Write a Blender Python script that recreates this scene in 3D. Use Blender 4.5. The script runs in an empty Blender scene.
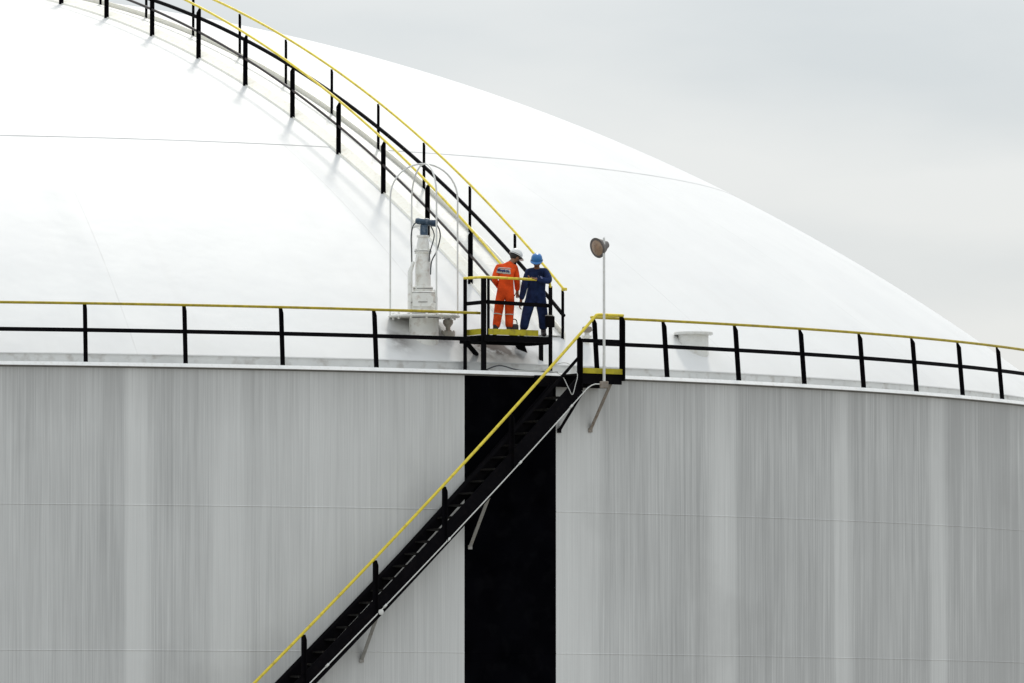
import bpy, bmesh, math, random
from mathutils import Vector, Matrix
random.seed(7)
PI = math.pi; R_ = math.radians
S = bpy.context.scene
COL = S.collection

# ------------------------------------------------------------------ helpers
RT, ZR = 28.6, 18.0                       # tank radius and rim height (metres)
def dome_z(r):
    q = r / 1.3
    return ZR + 1.3 * (7.5695 - 1.3736 * q * q / 100 - .5033 * q ** 4 / 1e5)
def er(az): a = R_(az); return Vector((math.sin(a), -math.cos(a), 0))
def et(az): a = R_(az); return Vector((math.cos(a), math.sin(a), 0))
def pol(az, r, z): v = er(az) * r; v.z = z; return v
V = Vector; UP = V((0, 0, 1))

class MB:
    """collects shapes for ONE mesh object"""
    def __init__(s): s.v = []; s.f = []; s.m = []; s.sm = []
    def add(s, vs, fs, mi=0, smooth=False):
        o = len(s.v); s.v += [tuple(p) for p in vs]
        for f in fs: s.f.append([i + o for i in f]); s.m.append(mi); s.sm.append(smooth)
        return s
    def box(s, c, ax, ay, az_, mi=0):          # centre and three half-axis vectors
        c = V(c); vs = [c + i * ax + j * ay + k * az_ for k in (-1, 1) for j in (-1, 1) for i in (-1, 1)]
        return s.add(vs, [(0, 2, 3, 1), (4, 5, 7, 6), (0, 1, 5, 4), (2, 6, 7, 3), (0, 4, 6, 2), (1, 3, 7, 5)], mi)
    def tube(s, pts, r, n=10, mi=0, cap=True):
        pts = [V(p) for p in pts]; rings = []; ref = None
        for i, p in enumerate(pts):
            d = ((pts[min(i + 1, len(pts) - 1)] - pts[max(i - 1, 0)])).normalized()
            if ref is None:
                ref = UP if abs(d.z) < .9 else V((1, 0, 0))
            x = ref.cross(d)
            if x.length < 1e-4: x = V((1, 0, 0)).cross(d)
            x.normalize(); y = d.cross(x); ref = y
            rr = r[i] if isinstance(r, (list, tuple)) else r
            rings.append([p + rr * (math.cos(2 * PI * k / n) * x + math.sin(2 * PI * k / n) * y) for k in range(n)])
        vs = [q for g in rings for q in g]; fs = []
        for i in range(len(pts) - 1):
            for k in range(n):
                a = i * n + k; b = i * n + (k + 1) % n
                fs.append((a, b, b + n, a + n))
        s.add(vs, fs, mi, True)
        if cap:
            o = len(s.v) - len(vs)
            s.f.append([o + k for k in range(n)][::-1]); s.m.append(mi); s.sm.append(False)
            s.f.append([o + (len(pts) - 1) * n + k for k in range(n)]); s.m.append(mi); s.sm.append(False)
        return s
    def strip(s, pts, w, h, side=None, mi=0):  # rectangular bar swept along pts; side(i) gives the width direction
        pts = [V(p) for p in pts]; vs = []; fs = []
        for i, p in enumerate(pts):
            d = (pts[min(i + 1, len(pts) - 1)] - pts[max(i - 1, 0)]).normalized()
            x = side(i) if side else d.cross(UP).normalized()
            y = UP
            vs += [p + a * w / 2 * x + b * h / 2 * y for a, b in ((-1, -1), (1, -1), (1, 1), (-1, 1))]
        n = len(pts)
        for i in range(n - 1):
            for k in range(4):
                a = i * 4 + k; b = i * 4 + (k + 1) % 4
                fs.append((a, b, b + 4, a + 4))
        fs += [(3, 2, 1, 0), tuple(4 * (n - 1) + k for k in range(4))]
        return s.add(vs, fs, mi)
    def lathe(s, prof, origin=(0, 0, 0), axis=UP, n=24, mi=0, smooth=True):
        axis = V(axis).normalized(); o = V(origin)
        x = axis.cross(V((0, 1, 0)) if abs(axis.y) < .9 else V((1, 0, 0))).normalized(); y = axis.cross(x)
        vs = []; fs = []
        for r, z in prof:
            for k in range(n):
                a = 2 * PI * k / n; vs.append(o + z * axis + r * (math.cos(a) * x + math.sin(a) * y))
        for i in range(len(prof) - 1):
            for k in range(n):
                a = i * n + k; b = i * n + (k + 1) % n
                fs.append((a, b, b + n, a + n))
        s.add(vs, fs, mi, smooth)
        b0 = len(s.v) - len(vs)
        for i, rev in ((0, True), (len(prof) - 1, False)):
            if prof[i][0] > 1e-4:
                f = [b0 + i * n + k for k in range(n)]
                s.f.append(f[::-1] if rev else f); s.m.append(mi); s.sm.append(False)
        return s
    def build(s, name, mats, parent=None, bevel=0, sharp=None):
        me = bpy.data.meshes.new(name); me.from_pydata(s.v, [], s.f)
        for m in (mats if isinstance(mats, (list, tuple)) else [mats]): me.materials.append(m)
        me.polygons.foreach_set('material_index', s.m); me.polygons.foreach_set('use_smooth', s.sm)
        bm = bmesh.new(); bm.from_mesh(me)
        bmesh.ops.remove_doubles(bm, verts=bm.verts, dist=1e-6)
        bmesh.ops.recalc_face_normals(bm, faces=bm.faces)
        if bevel:
            es = [e for e in bm.edges if len(e.link_faces) == 2 and e.calc_face_angle(0) > .6]
            bmesh.ops.bevel(bm, geom=es, offset=bevel, segments=1, affect='EDGES', clamp_overlap=True)
        for e in bm.edges:
            if len(e.link_faces) == 2 and e.calc_face_angle(0) > (sharp or .7): e.smooth = False
        bm.to_mesh(me); bm.free(); me.update()
        o = bpy.data.objects.new(name, me); COL.objects.link(o)
        if parent: put(o, parent)
        return o
def put(o, parent):
    o.parent = parent
    o.matrix_parent_inverse = parent_world(parent).inverted()
def parent_world(p):
    m = Matrix.Translation(p.location) @ p.rotation_euler.to_matrix().to_4x4()
    if p.parent: m = parent_world(p.parent) @ p.matrix_parent_inverse @ m
    return m
def tag(o, label=None, cat=None, group=None, kind=None):
    for k, v in (('label', label), ('category', cat), ('group', group), ('kind', kind)):
        if v: o[k] = v
    return o
def thing(name, loc, label, cat, group=None):
    o = bpy.data.objects.new(name, None); o.location = loc; o.empty_display_size = .3
    COL.objects.link(o); return tag(o, label, cat, group)
def spans(a, b, step): n = max(1, int(abs(b - a) / step)); return [a + (b - a) * i / n for i in range(n + 1)]

# ------------------------------------------------------------------ materials
def mat(name, col, rough=.5, metal=0, var=.12, scale=6, bump=0, bscale=30, dirt=None, dirt_amt=.35, spec=.5):
    m = bpy.data.materials.new(name); m.use_nodes = True
    nt = m.node_tree; N = nt.nodes; L = nt.links; b = N['Principled BSDF']
    b.inputs['Roughness'].default_value = rough; b.inputs['Metallic'].default_value = metal
    b.inputs['Specular IOR Level'].default_value = spec
    tc = N.new('ShaderNodeTexCoord'); n = N.new('ShaderNodeTexNoise')
    n.inputs['Scale'].default_value = scale; n.inputs['Detail'].default_value = 6
    L.new(tc.outputs['Object'], n.inputs['Vector'])
    r = N.new('ShaderNodeValToRGB'); c = col
    r.color_ramp.elements[0].position = .3; r.color_ramp.elements[1].position = .7
    r.color_ramp.elements[0].color = (*[x * (1 - var) for x in c], 1)
    r.color_ramp.elements[1].color = (*[min(1, x * (1 + var)) for x in c], 1)
    L.new(n.outputs['Fac'], r.inputs['Fac']); out = r.outputs['Color']
    if dirt:
        n2 = N.new('ShaderNodeTexNoise'); n2.inputs['Scale'].default_value = scale * 2.3; n2.inputs['Detail'].default_value = 8
        L.new(tc.outputs['Object'], n2.inputs['Vector'])
        mr = N.new('ShaderNodeMapRange'); mr.inputs['From Min'].default_value = .52; mr.inputs['From Max'].default_value = .7
        mr.inputs['To Max'].default_value = dirt_amt
        L.new(n2.outputs['Fac'], mr.inputs['Value'])
        mx = N.new('ShaderNodeMix'); mx.data_type = 'RGBA'
        L.new(mr.outputs[0], mx.inputs[0]); L.new(out, mx.inputs[6]); mx.inputs[7].default_value = (*dirt, 1)
        out = mx.outputs[2]
    L.new(out, b.inputs['Base Color'])
    if bump:
        n3 = N.new('ShaderNodeTexNoise'); n3.inputs['Scale'].default_value = bscale
        L.new(tc.outputs['Object'], n3.inputs['Vector'])
        bp = N.new('ShaderNodeBump'); bp.inputs['Strength'].default_value = bump; bp.inputs['Distance'].default_value = .02
        L.new(n3.outputs['Fac'], bp.inputs['Height']); L.new(bp.outputs[0], b.inputs['Normal'])
    return m

M = {}
M['curb'] = mat('clean_white_paint', (.84, .84, .82), .5, var=.03, dirt=(.6, .55, .47), dirt_amt=.3)
M['knuckle'] = mat('shaded_knuckle_grey', (.68, .685, .67), .6, var=.08, scale=2, dirt=(.25, .2, .16), dirt_amt=.4)  # shade of the upright ring put into its grey, dirt over it
M['black'] = mat('black_paint', (.0038, .0034, .0046), .65, var=.3, dirt=(.014, .01, .009), dirt_amt=.3, spec=.04)
M['rail_grey'] = mat('worn_dark_pipe_paint', (.04, .034, .036), .5, var=.3, dirt=(.16, .11, .08), dirt_amt=.5, spec=.3)
M['yellow'] = mat('yellow_paint', (.83, .66, .05), .45, var=.12, dirt=(.33, .22, .05), dirt_amt=.5)
M['yellow_toe'] = mat('yellow_toe_paint', (.46, .39, .02), .55, var=.2, dirt=(.24, .17, .04), dirt_amt=.6, spec=.3)
M['yellow_rim'] = mat('olive_yellow_paint', (.43, .33, .022), .5, var=.2, dirt=(.22, .15, .04), dirt_amt=.5, spec=.3)  # darker, more olive yellow with dirt on it
M['cream'] = mat('cream_paint', (.95, .93, .84), .5, var=.02, dirt=(.72, .6, .42), dirt_amt=.3)
M['white'] = mat('white_paint', (.74, .74, .71), .45, var=.05, dirt=(.5, .42, .32), dirt_amt=.3)
M['nozzle'] = mat('nozzle_white_paint', (.82, .815, .77), .5, var=.05, scale=4, dirt=(.42, .33, .25), dirt_amt=.45)
M['greymetal'] = mat('grey_galvanised_metal', (.36, .35, .33), .5, .3, var=.15, dirt=(.25, .19, .13), dirt_amt=.5)
M['rustgrey'] = mat('rusty_grey_bracket', (.3, .26, .22), .7, var=.25, dirt=(.16, .09, .05), dirt_amt=.6)
M['tread'] = mat('worn_tread_steel', (.008, .0075, .007), .65, var=.3, dirt=(.06, .045, .035), dirt_amt=.4, spec=.12)
M['blue_head'] = mat('instrument_blue_paint', (.035, .07, .115), .4, var=.35, dirt=(.3, .34, .38), dirt_amt=.4)
M['gasket'] = mat('grey_gasket_and_shadow', (.2, .19, .175), .7, var=.2)  # also colours the painted shadow line under the rim curb
M['navy_cap'] = mat('dark_blue_cap_paint', (.02, .05, .1), .4, var=.2)
M['vent'] = mat('stained_beige_paint', (.5, .47, .41), .6, var=.15, scale=5, dirt=(.22, .15, .1), dirt_amt=.6)
M['cable'] = mat('dark_cable_rubber', (.04, .045, .05), .5)
M['palecable'] = mat('pale_cable', (.6, .6, .57), .5)
M['orange'] = mat('orange_cloth', (.72, .075, .013), .85, var=.3, scale=7, bump=1.0, bscale=9, spec=.15)
M['navy'] = mat('navy_cloth', (.015, .028, .085), .85, var=.5, scale=7, bump=1.0, bscale=9, spec=.15)
M['skin'] = mat('brown_skin', (.27, .13, .075), .55, var=.1, scale=20)
M['helm_white'] = mat('white_helmet_plastic', (.8, .8, .78), .3, var=.03)
M['helm_blue'] = mat('blue_helmet_plastic', (.015, .15, .42), .3, var=.08)
M['hair'] = mat('black_hair', (.012, .01, .009), .6)
M['boot'] = mat('dark_boot_leather', (.025, .017, .018), .5)
M['reflect'] = mat('grey_reflective_tape', (.5, .5, .46), .4, var=.1)
M['navy_ink'] = mat('navy_print', (.02, .03, .12), .7)
M['glove'] = mat('grey_brown_work_glove', (.12, .075, .06), .8)
M['lens'] = mat('brownish_lamp_glass', (.36, .25, .17), .2, var=.2, scale=14, dirt=(.14, .09, .06), dirt_amt=.6)
M['lampgrey'] = mat('lamp_housing_grey', (.14, .125, .115), .5, .3, var=.25)
M['concrete'] = mat('concrete', (.32, .31, .29), .9, var=.12, scale=1.2, bump=.3)

# --- dome paint: white, faint weld seams as grime lines, mottling, plate buckling, rust and painted shade under the platform
def dome_material():
    m = bpy.data.materials.new('white_dome_paint'); m.use_nodes = True
    nt = m.node_tree; N = nt.nodes; L = nt.links; b = N['Principled BSDF']
    b.inputs['Roughness'].default_value = .55; b.inputs['Specular IOR Level'].default_value = .2
    tc = N.new('ShaderNodeTexCoord'); sx = N.new('ShaderNodeSeparateXYZ'); L.new(tc.outputs['Object'], sx.inputs[0])
    def math_(op, a, bb=None, c=None):
        n = N.new('ShaderNodeMath'); n.operation = op
        for i, x in enumerate((a, bb, c)):
            if x is None: continue
            if isinstance(x, (int, float)): n.inputs[i].default_value = x
            else: L.new(x, n.inputs[i])
        return n.outputs[0]
    x, y = sx.outputs[0], sx.outputs[1]
    r = math_('SQRT', math_('ADD', math_('MULTIPLY', x, x), math_('MULTIPLY', y, y)))
    az = math_('MULTIPLY', math_('ARCTAN2', x, math_('MULTIPLY', y, -1)), 180 / PI)
    # ring seams at r = 20.45 and 11.2
    def ring(r0, w): return math_('LESS_THAN', math_('ABSOLUTE', math_('SUBTRACT', r, r0)), w)
    # radial seams: 25 below the ring, staggered above
    def radial(off, step, w):
        fr = math_('FRACT', math_('DIVIDE', math_('ADD', az, 720 - off), step))
        d = math_('MINIMUM', fr, math_('SUBTRACT', 1, fr))
        dist = math_('MULTIPLY', math_('MULTIPLY', d, step * PI / 180), r)
        return dist
    d1 = radial(16.95, 14.4, 0); d2 = radial(9.0, 18.0, 0)
    low = math_('GREATER_THAN', r, 20.45); high = math_('SUBTRACT', 1, low)
    dist = math_('ADD', math_('MULTIPLY', d1, low), math_('MULTIPLY', d2, high))
    rl = math_('LESS_THAN', dist, .014)
    def noise(scale, detail=5, vec=None, rough=.55):
        n = N.new('ShaderNodeTexNoise'); n.inputs['Scale'].default_value = scale; n.inputs['Detail'].default_value = detail
        n.inputs['Roughness'].default_value = rough
        L.new(vec or tc.outputs['Object'], n.inputs['Vector']); return n.outputs['Fac']
    brk = noise(1.1, 4)
    brk2 = N.new('ShaderNodeMapRange'); brk2.inputs[1].default_value = .4; brk2.inputs[2].default_value = .6; L.new(brk, brk2.inputs[0])
    line = math_('MAXIMUM', math_('MULTIPLY', ring(20.45, .017), math_('ADD', .09, math_('MULTIPLY', brk2.outputs[0], .16))),
                 math_('MULTIPLY', rl, math_('ADD', .05, math_('MULTIPLY', brk2.outputs[0], .13))))
    ramp = N.new('ShaderNodeValToRGB'); L.new(noise(.35, 8, None, .65), ramp.inputs[0])
    ramp.color_ramp.elements[0].position = .28; ramp.color_ramp.elements[0].color = (.71, .713, .708, 1)
    ramp.color_ramp.elements[1].position = .6; ramp.color_ramp.elements[1].color = (.755, .758, .748, 1)
    mx = N.new('ShaderNodeMix'); mx.data_type = 'RGBA'; L.new(line, mx.inputs[0]); L.new(ramp.outputs[0], mx.inputs[6])
    mx.inputs[7].default_value = (.25, .24, .22, 1)
    # rust plus painted platform shade near the rim; rust alone below the gauge nozzle
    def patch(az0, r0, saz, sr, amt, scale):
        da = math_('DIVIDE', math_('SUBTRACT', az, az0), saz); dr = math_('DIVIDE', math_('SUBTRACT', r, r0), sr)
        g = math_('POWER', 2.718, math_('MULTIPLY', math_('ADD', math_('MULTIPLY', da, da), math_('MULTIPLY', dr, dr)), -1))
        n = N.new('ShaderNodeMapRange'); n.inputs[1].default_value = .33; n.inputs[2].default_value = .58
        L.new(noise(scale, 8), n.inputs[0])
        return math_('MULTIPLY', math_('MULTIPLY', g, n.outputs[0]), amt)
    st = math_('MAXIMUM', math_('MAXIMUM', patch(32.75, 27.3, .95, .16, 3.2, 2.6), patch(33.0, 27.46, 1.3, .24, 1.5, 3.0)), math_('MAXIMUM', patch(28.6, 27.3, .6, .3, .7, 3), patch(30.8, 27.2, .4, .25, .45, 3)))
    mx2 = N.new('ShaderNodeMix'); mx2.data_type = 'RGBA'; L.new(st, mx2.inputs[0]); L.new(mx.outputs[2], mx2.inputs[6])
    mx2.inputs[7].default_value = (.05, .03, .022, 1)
    # faint run-down streaks (constant azimuth)
    cv = N.new('ShaderNodeCombineXYZ'); L.new(math_('MULTIPLY', az, .9), cv.inputs[0]); L.new(math_('MULTIPLY', r, .12), cv.inputs[1])
    stn = N.new('ShaderNodeMapRange'); stn.inputs[1].default_value = .52; stn.inputs[2].default_value = .75; stn.inputs[4].default_value = .13
    L.new(noise(1.0, 7, cv.outputs[0], .6), stn.inputs[0])
    mx3 = N.new('ShaderNodeMix'); mx3.data_type = 'RGBA'; L.new(stn.outputs[0], mx3.inputs[0]); L.new(mx2.outputs[2], mx3.inputs[6])
    mx3.inputs[7].default_value = (.6, .585, .55, 1)
    L.new(mx3.outputs[2], b.inputs['Base Color'])
    # buckling: plates sag between seams; ridges at the seams
    w = N.new('ShaderNodeMapRange'); w.inputs[1].default_value = 0; w.inputs[2].default_value = .8; w.inputs[3].default_value = 1; w.inputs[4].default_value = 0
    w.interpolation_type = 'SMOOTHSTEP'; L.new(dist, w.inputs[0])
    hgt = math_('ADD', math_('MULTIPLY', w.outputs[0], .035), math_('MULTIPLY', noise(.6, 3), .03))
    bp = N.new('ShaderNodeBump'); bp.inputs['Strength'].default_value = .8; bp.inputs['Distance'].default_value = 1.0
    L.new(hgt, bp.inputs['Height']); L.new(bp.outputs[0], b.inputs['Normal'])
    return m

# --- shell paint: light grey with run-down streaks and cleaner washed bands
def shell_material():
    m = bpy.data.materials.new('grey_shell_paint'); m.use_nodes = True
    nt = m.node_tree; N = nt.nodes; L = nt.links; b = N['Principled BSDF']
    b.inputs['Roughness'].default_value = .55; b.inputs['Specular IOR Level'].default_value = .35
    tc = N.new('ShaderNodeTexCoord'); sx = N.new('ShaderNodeSeparateXYZ'); L.new(tc.outputs['Object'], sx.inputs[0])
    def math_(op, a, bb=None):
        n = N.new('ShaderNodeMath'); n.operation = op
        for i, x in enumerate((a, bb)):
            if x is None: continue
            if isinstance(x, (int, float)): n.inputs[i].default_value = x
            else: L.new(x, n.inputs[i])
        return n.outputs[0]
    az = math_('MULTIPLY', math_('ARCTAN2', sx.outputs[0], math_('MULTIPLY', sx.outputs[1], -1)), 180 / PI)
    def noise(sa, sz, detail, rough=.6, off=0):
        cv = N.new('ShaderNodeCombineXYZ'); L.new(math_('MULTIPLY', az, sa), cv.inputs[0]); L.new(math_('MULTIPLY', sx.outputs[2], sz), cv.inputs[1])
        cv.inputs[2].default_value = off
        n = N.new('ShaderNodeTexNoise'); n.inputs['Scale'].default_value = 1; n.inputs['Detail'].default_value = detail; n.inputs['Roughness'].default_value = rough
        L.new(cv.outputs[0], n.inputs['Vector']); return n.outputs['Fac']
    # washed bands per azimuth 0..80 degrees
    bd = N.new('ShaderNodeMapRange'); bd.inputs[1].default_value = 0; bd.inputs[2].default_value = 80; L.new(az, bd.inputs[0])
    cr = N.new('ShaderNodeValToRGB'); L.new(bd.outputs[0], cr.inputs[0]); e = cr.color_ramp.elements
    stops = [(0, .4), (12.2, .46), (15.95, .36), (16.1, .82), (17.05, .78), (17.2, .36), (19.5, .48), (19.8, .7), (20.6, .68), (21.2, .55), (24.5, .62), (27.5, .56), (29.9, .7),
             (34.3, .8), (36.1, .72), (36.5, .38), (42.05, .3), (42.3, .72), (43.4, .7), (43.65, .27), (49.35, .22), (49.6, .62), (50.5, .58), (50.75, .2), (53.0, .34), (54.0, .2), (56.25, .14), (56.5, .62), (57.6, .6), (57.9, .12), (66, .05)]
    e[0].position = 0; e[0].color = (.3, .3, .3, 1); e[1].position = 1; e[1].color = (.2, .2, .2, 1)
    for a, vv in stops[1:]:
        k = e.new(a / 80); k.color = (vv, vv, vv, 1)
    s1 = noise(2.2, .02, 6, .7); s2 = noise(9, .16, 5, .65, 3.1); s3 = noise(.5, .2, 5, .55, 7.7); s4 = noise(28, .5, 3, .6, 1.7)
    acc = math_('ADD', math_('MULTIPLY', math_('SUBTRACT', s1, .5), .75), math_('MULTIPLY', math_('SUBTRACT', s2, .5), .8))
    acc = math_('ADD', acc, math_('MULTIPLY', math_('SUBTRACT', s3, .5), .8))
    acc = math_('ADD', acc, math_('MULTIPLY', math_('SUBTRACT', s4, .5), 1.15))
    # streaks fade inside the washed bands
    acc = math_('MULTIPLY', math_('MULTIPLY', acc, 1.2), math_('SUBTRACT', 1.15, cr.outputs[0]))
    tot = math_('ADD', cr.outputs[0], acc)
    ramp = N.new('ShaderNodeValToRGB'); L.new(tot, ramp.inputs[0])
    ramp.color_ramp.elements[0].position = 0; ramp.color_ramp.elements[0].color = SHELL_DARK
    ramp.color_ramp.elements[1].position = 1; ramp.color_ramp.elements[1].color = SHELL_LIGHT
    # drips running down from the rim, each with its own length
    dl = noise(3.2, 0, 5, .7, 11.3); top = N.new('ShaderNodeMapRange'); top.inputs[1].default_value = 15.6; top.inputs[2].default_value = 18.0; L.new(sx.outputs[2], top.inputs[0])
    drip = N.new('ShaderNodeMapRange'); drip.inputs[1].default_value = 1.0; drip.inputs[2].default_value = 1.5; drip.inputs[4].default_value = .5
    L.new(math_('ADD', top.outputs[0], dl), drip.inputs[0])
    mxd = N.new('ShaderNodeMix'); mxd.data_type = 'RGBA'; L.new(math_('MULTIPLY', drip.outputs[0], noise(16, .3, 4, .6, 5.5)), mxd.inputs[0]); L.new(ramp.outputs[0], mxd.inputs[6]); mxd.inputs[7].default_value = (.24, .23, .22, 1)
    # smudges
    n = N.new('ShaderNodeTexNoise'); n.inputs['Scale'].default_value = .35; n.inputs['Detail'].default_value = 5; L.new(tc.outputs['Object'], n.inputs['Vector'])
    mr = N.new('ShaderNodeMapRange'); mr.inputs[1].default_value = .6; mr.inputs[2].default_value = .8; mr.inputs[4].default_value = .3; L.new(n.outputs['Fac'], mr.inputs[0])
    mx = N.new('ShaderNodeMix'); mx.data_type = 'RGBA'; L.new(mr.outputs[0], mx.inputs[0]); L.new(mxd.outputs[2], mx.inputs[6]); mx.inputs[7].default_value = (.27, .26, .25, 1)
    L.new(mx.outputs[2], b.inputs['Base Color'])
    n2 = N.new('ShaderNodeTexNoise'); n2.inputs['Scale'].default_value = .7; L.new(tc.outputs['Object'], n2.inputs['Vector'])
    bp = N.new('ShaderNodeBump'); bp.inputs['Strength'].default_value = .4; bp.inputs['Distance'].default_value = .05
    L.new(n2.outputs['Fac'], bp.inputs['Height']); L.new(bp.outputs[0], b.inputs['Normal'])
    return m
SHELL_DARK = (.465, .466, .458, 1); SHELL_LIGHT = (.81, .812, .794, 1)
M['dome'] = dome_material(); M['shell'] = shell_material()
M['stripe'] = mat('black_stripe_paint', (.0022, .0022, .0032), .85, var=.4, scale=1.5, spec=.0, dirt=(.008, .008, .009), dirt_amt=.3)

# ------------------------------------------------------------------ ground
def ground():
    m = bpy.data.materials.new('yard_ground'); m.use_nodes = True
    nt = m.node_tree; N = nt.nodes; L = nt.links; b = N['Principled BSDF']; b.inputs['Roughness'].default_value = .95
    tc = N.new('ShaderNodeTexCoord'); n = N.new('ShaderNodeTexNoise'); n.inputs['Scale'].default_value = .03; n.inputs['Detail'].default_value = 9
    L.new(tc.outputs['Object'], n.inputs['Vector']); r = N.new('ShaderNodeValToRGB'); L.new(n.outputs['Fac'], r.inputs[0])
    r.color_ramp.elements[0].position = .4; r.color_ramp.elements[0].color = (.2, .19, .165, 1)
    r.color_ramp.elements[1].position = .62; r.color_ramp.elements[1].color = (.3, .29, .26, 1)
    L.new(r.outputs[0], b.inputs['Base Color'])
    g = MB(); g.add([(-3000, -3000, 0), (3000, -3000, 0), (3000, 3000, 0), (-3000, 3000, 0)], [(0, 1, 2, 3)])
    o = g.build('ground', m); tag(o, kind='structure')
ground()

# ------------------------------------------------------------------ the tank
tank = thing('storage_tank', (0, 0, 0), 'huge round storage tank with grey streaked shell, black painted stripe and white dome', 'tank')
def build_shell():
    azs = sorted(set([a * .5 for a in range(720) if not (29.9 < a * .5 < 30.3 or 34.2 < a * .5 < 34.45)] + [30.12, 34.32]))
    zs = [(RT + .35, 0), (RT + .35, .25), (RT, .25)]
    prof = [(RT + .4, 0.), (RT + .4, .3), (RT, .3)]
    for z in (1.63, 4.38, 7.13, 9.88, 12.62, 15.38):
        prof += [(RT, z - .06), (RT, z - .02), (RT + .006, z - .008), (RT + .006, z + .0), (RT, z + .006), (RT, z + .06)]
    prof += [(RT, 17.95), (RT, 18.0)]
    b = MB(); n = len(azs); vs = []; fs = []
    for r, z in prof:
        vs += [pol(a, r, z) for a in azs]
    for i in range(len(prof) - 1):
        for k in range(n):
            fs.append((i * n + k, i * n + (k + 1) % n, (i + 1) * n + (k + 1) % n, (i + 1) * n + k))
    b.add(vs, fs, 0, True)
    idx = 0
    for i in range(len(prof) - 1):
        for k in range(n):
            if 30.11 < azs[k] < 34.3: b.m[idx] = 1
            idx += 1
    b.build('shell', [M['shell'], M['stripe']], tank, sharp=.3)
build_shell()
def ring_mesh(prof, n=720):
    b = MB(); m = len(prof); vs = []; fs = []
    for r, z in prof: vs += [pol(360 * k / n, r, z) for k in range(n)]
    for i in range(m):
        j = (i + 1) % m
        for k in range(n): fs.append((i * n + k, i * n + (k + 1) % n, j * n + (k + 1) % n, j * n + k))
    b.add(vs, fs, 0, True); return b
# outer curb angle standing a little proud of the shell, the ledge and the knuckle ring behind it
ring_mesh([(RT - .9, 18.003), (RT + .075, 18.003), (RT + .075, 18.01), (RT + .01, 18.078), (RT - .12, 18.08), (RT - .9, 18.075)]).build('rim_curb', M['curb'], tank, sharp=.3)
ring_mesh([(RT - .02, 17.972), (RT + .012, 17.974), (RT + .012, 18.0025), (RT - .02, 18.0025)]).build('curb_shadow_strip', M['gasket'], tank, sharp=.3)  # dark ring painting in the shadow line beneath the curb
ring_mesh([(27.74, 18.06), (27.795, 18.078), (27.795, 18.285), (27.74, 18.30)]).build('knuckle_ring', M['knuckle'], tank, sharp=.3)
def build_dome():
    b = MB(); n = 540; rs = [0.02] + spans(.5, 27.82, .45)
    rs = sorted(rs + [20.44, 20.46]); vs = []; fs = []
    for r in rs:
        z = dome_z(r) + (.012 if r <= 20.45 else 0)
        vs += [pol(360 * k / n, r, z) for k in range(n)]
    vs += [pol(360 * k / n, 27.82, dome_z(27.82) - .02) for k in range(n)]
    for i in range(len(rs)):
        for k in range(n): fs.append((i * n + k, i * n + (k + 1) % n, (i + 1) * n + (k + 1) % n, (i + 1) * n + k))
    fs.append(tuple(range(n)))
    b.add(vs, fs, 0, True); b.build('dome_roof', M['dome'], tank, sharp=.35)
build_dome()

# ------------------------------------------------------------------ posts and guardrails on the rim
def angle_post(base, t, o, h, leg=.07, lean=0, th=.009, cut=.1):
    """L-angle post: flat leg along t, second leg along o with its top cut at a slant; leans by -lean along o"""
    b = MB(); base = V(base); H = leg / 2
    def P(a, c, z): return base + a * t + (c - lean * z / h) * o + z * UP
    # flat leg
    vs = [P(a, c, z) for z in (0, h) for a, c in ((-H, -H), (H, -H), (H, -H + th), (-H, -H + th))]
    b.add(vs, [(3, 2, 1, 0), (4, 5, 6, 7), (0, 1, 5, 4), (1, 2, 6, 5), (2, 3, 7, 6), (3, 0, 4, 7)])
    lo = [(H - th, -H + th), (H, -H + th), (H, H), (H - th, H)]
    vs = [P(a, c, 0) for a, c in lo] + [P(a, c, h - (cut if c > 0 else 0)) for a, c in lo]
    b.add(vs, [(3, 2, 1, 0), (4, 5, 6, 7), (0, 1, 5, 4), (1, 2, 6, 5), (2, 3, 7, 6), (3, 0, 4, 7)])
    return b
def rim_rail(name, label, a0, a1, post_azs, ends):
    root = thing(name, pol((a0 + a1) / 2, 28.4, 18.08), label, 'guardrail', 'guardrails on the tank rim')
    aa = spans(a0, a1, .5)
    MB().tube([pol(a, 28.28, 19.212) for a in aa], .028, 10).build('top_rail', M['yellow_rim'], root)
    MB().strip([pol(a, 28.335, 18.70) for a in aa], .012, .078, lambda i: er(aa[i])).build('mid_rail', M['black'], root)
    for a in post_azs:
        angle_post(pol(a, 28.4, 18.075), et(a), er(a), 1.12, lean=.1).build('post', M['black'], root)
        MB().box(pol(a, 28.4, 18.085), et(a) * .055, er(a) * .05, UP * .006)
    return root
PA = 3.948
rim_rail('guardrail', 'yellow topped guardrail with black posts along the tank rim left of the small platform', -40, 31.2, [14.63 + PA * k for k in range(-13, 4)], None)
rim_rail('guardrail', 'yellow topped guardrail with black posts along the tank rim right of the stair landing', 36.55, 110, [36.62] + [40.2 + PA * k for k in range(18)], None)

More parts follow.
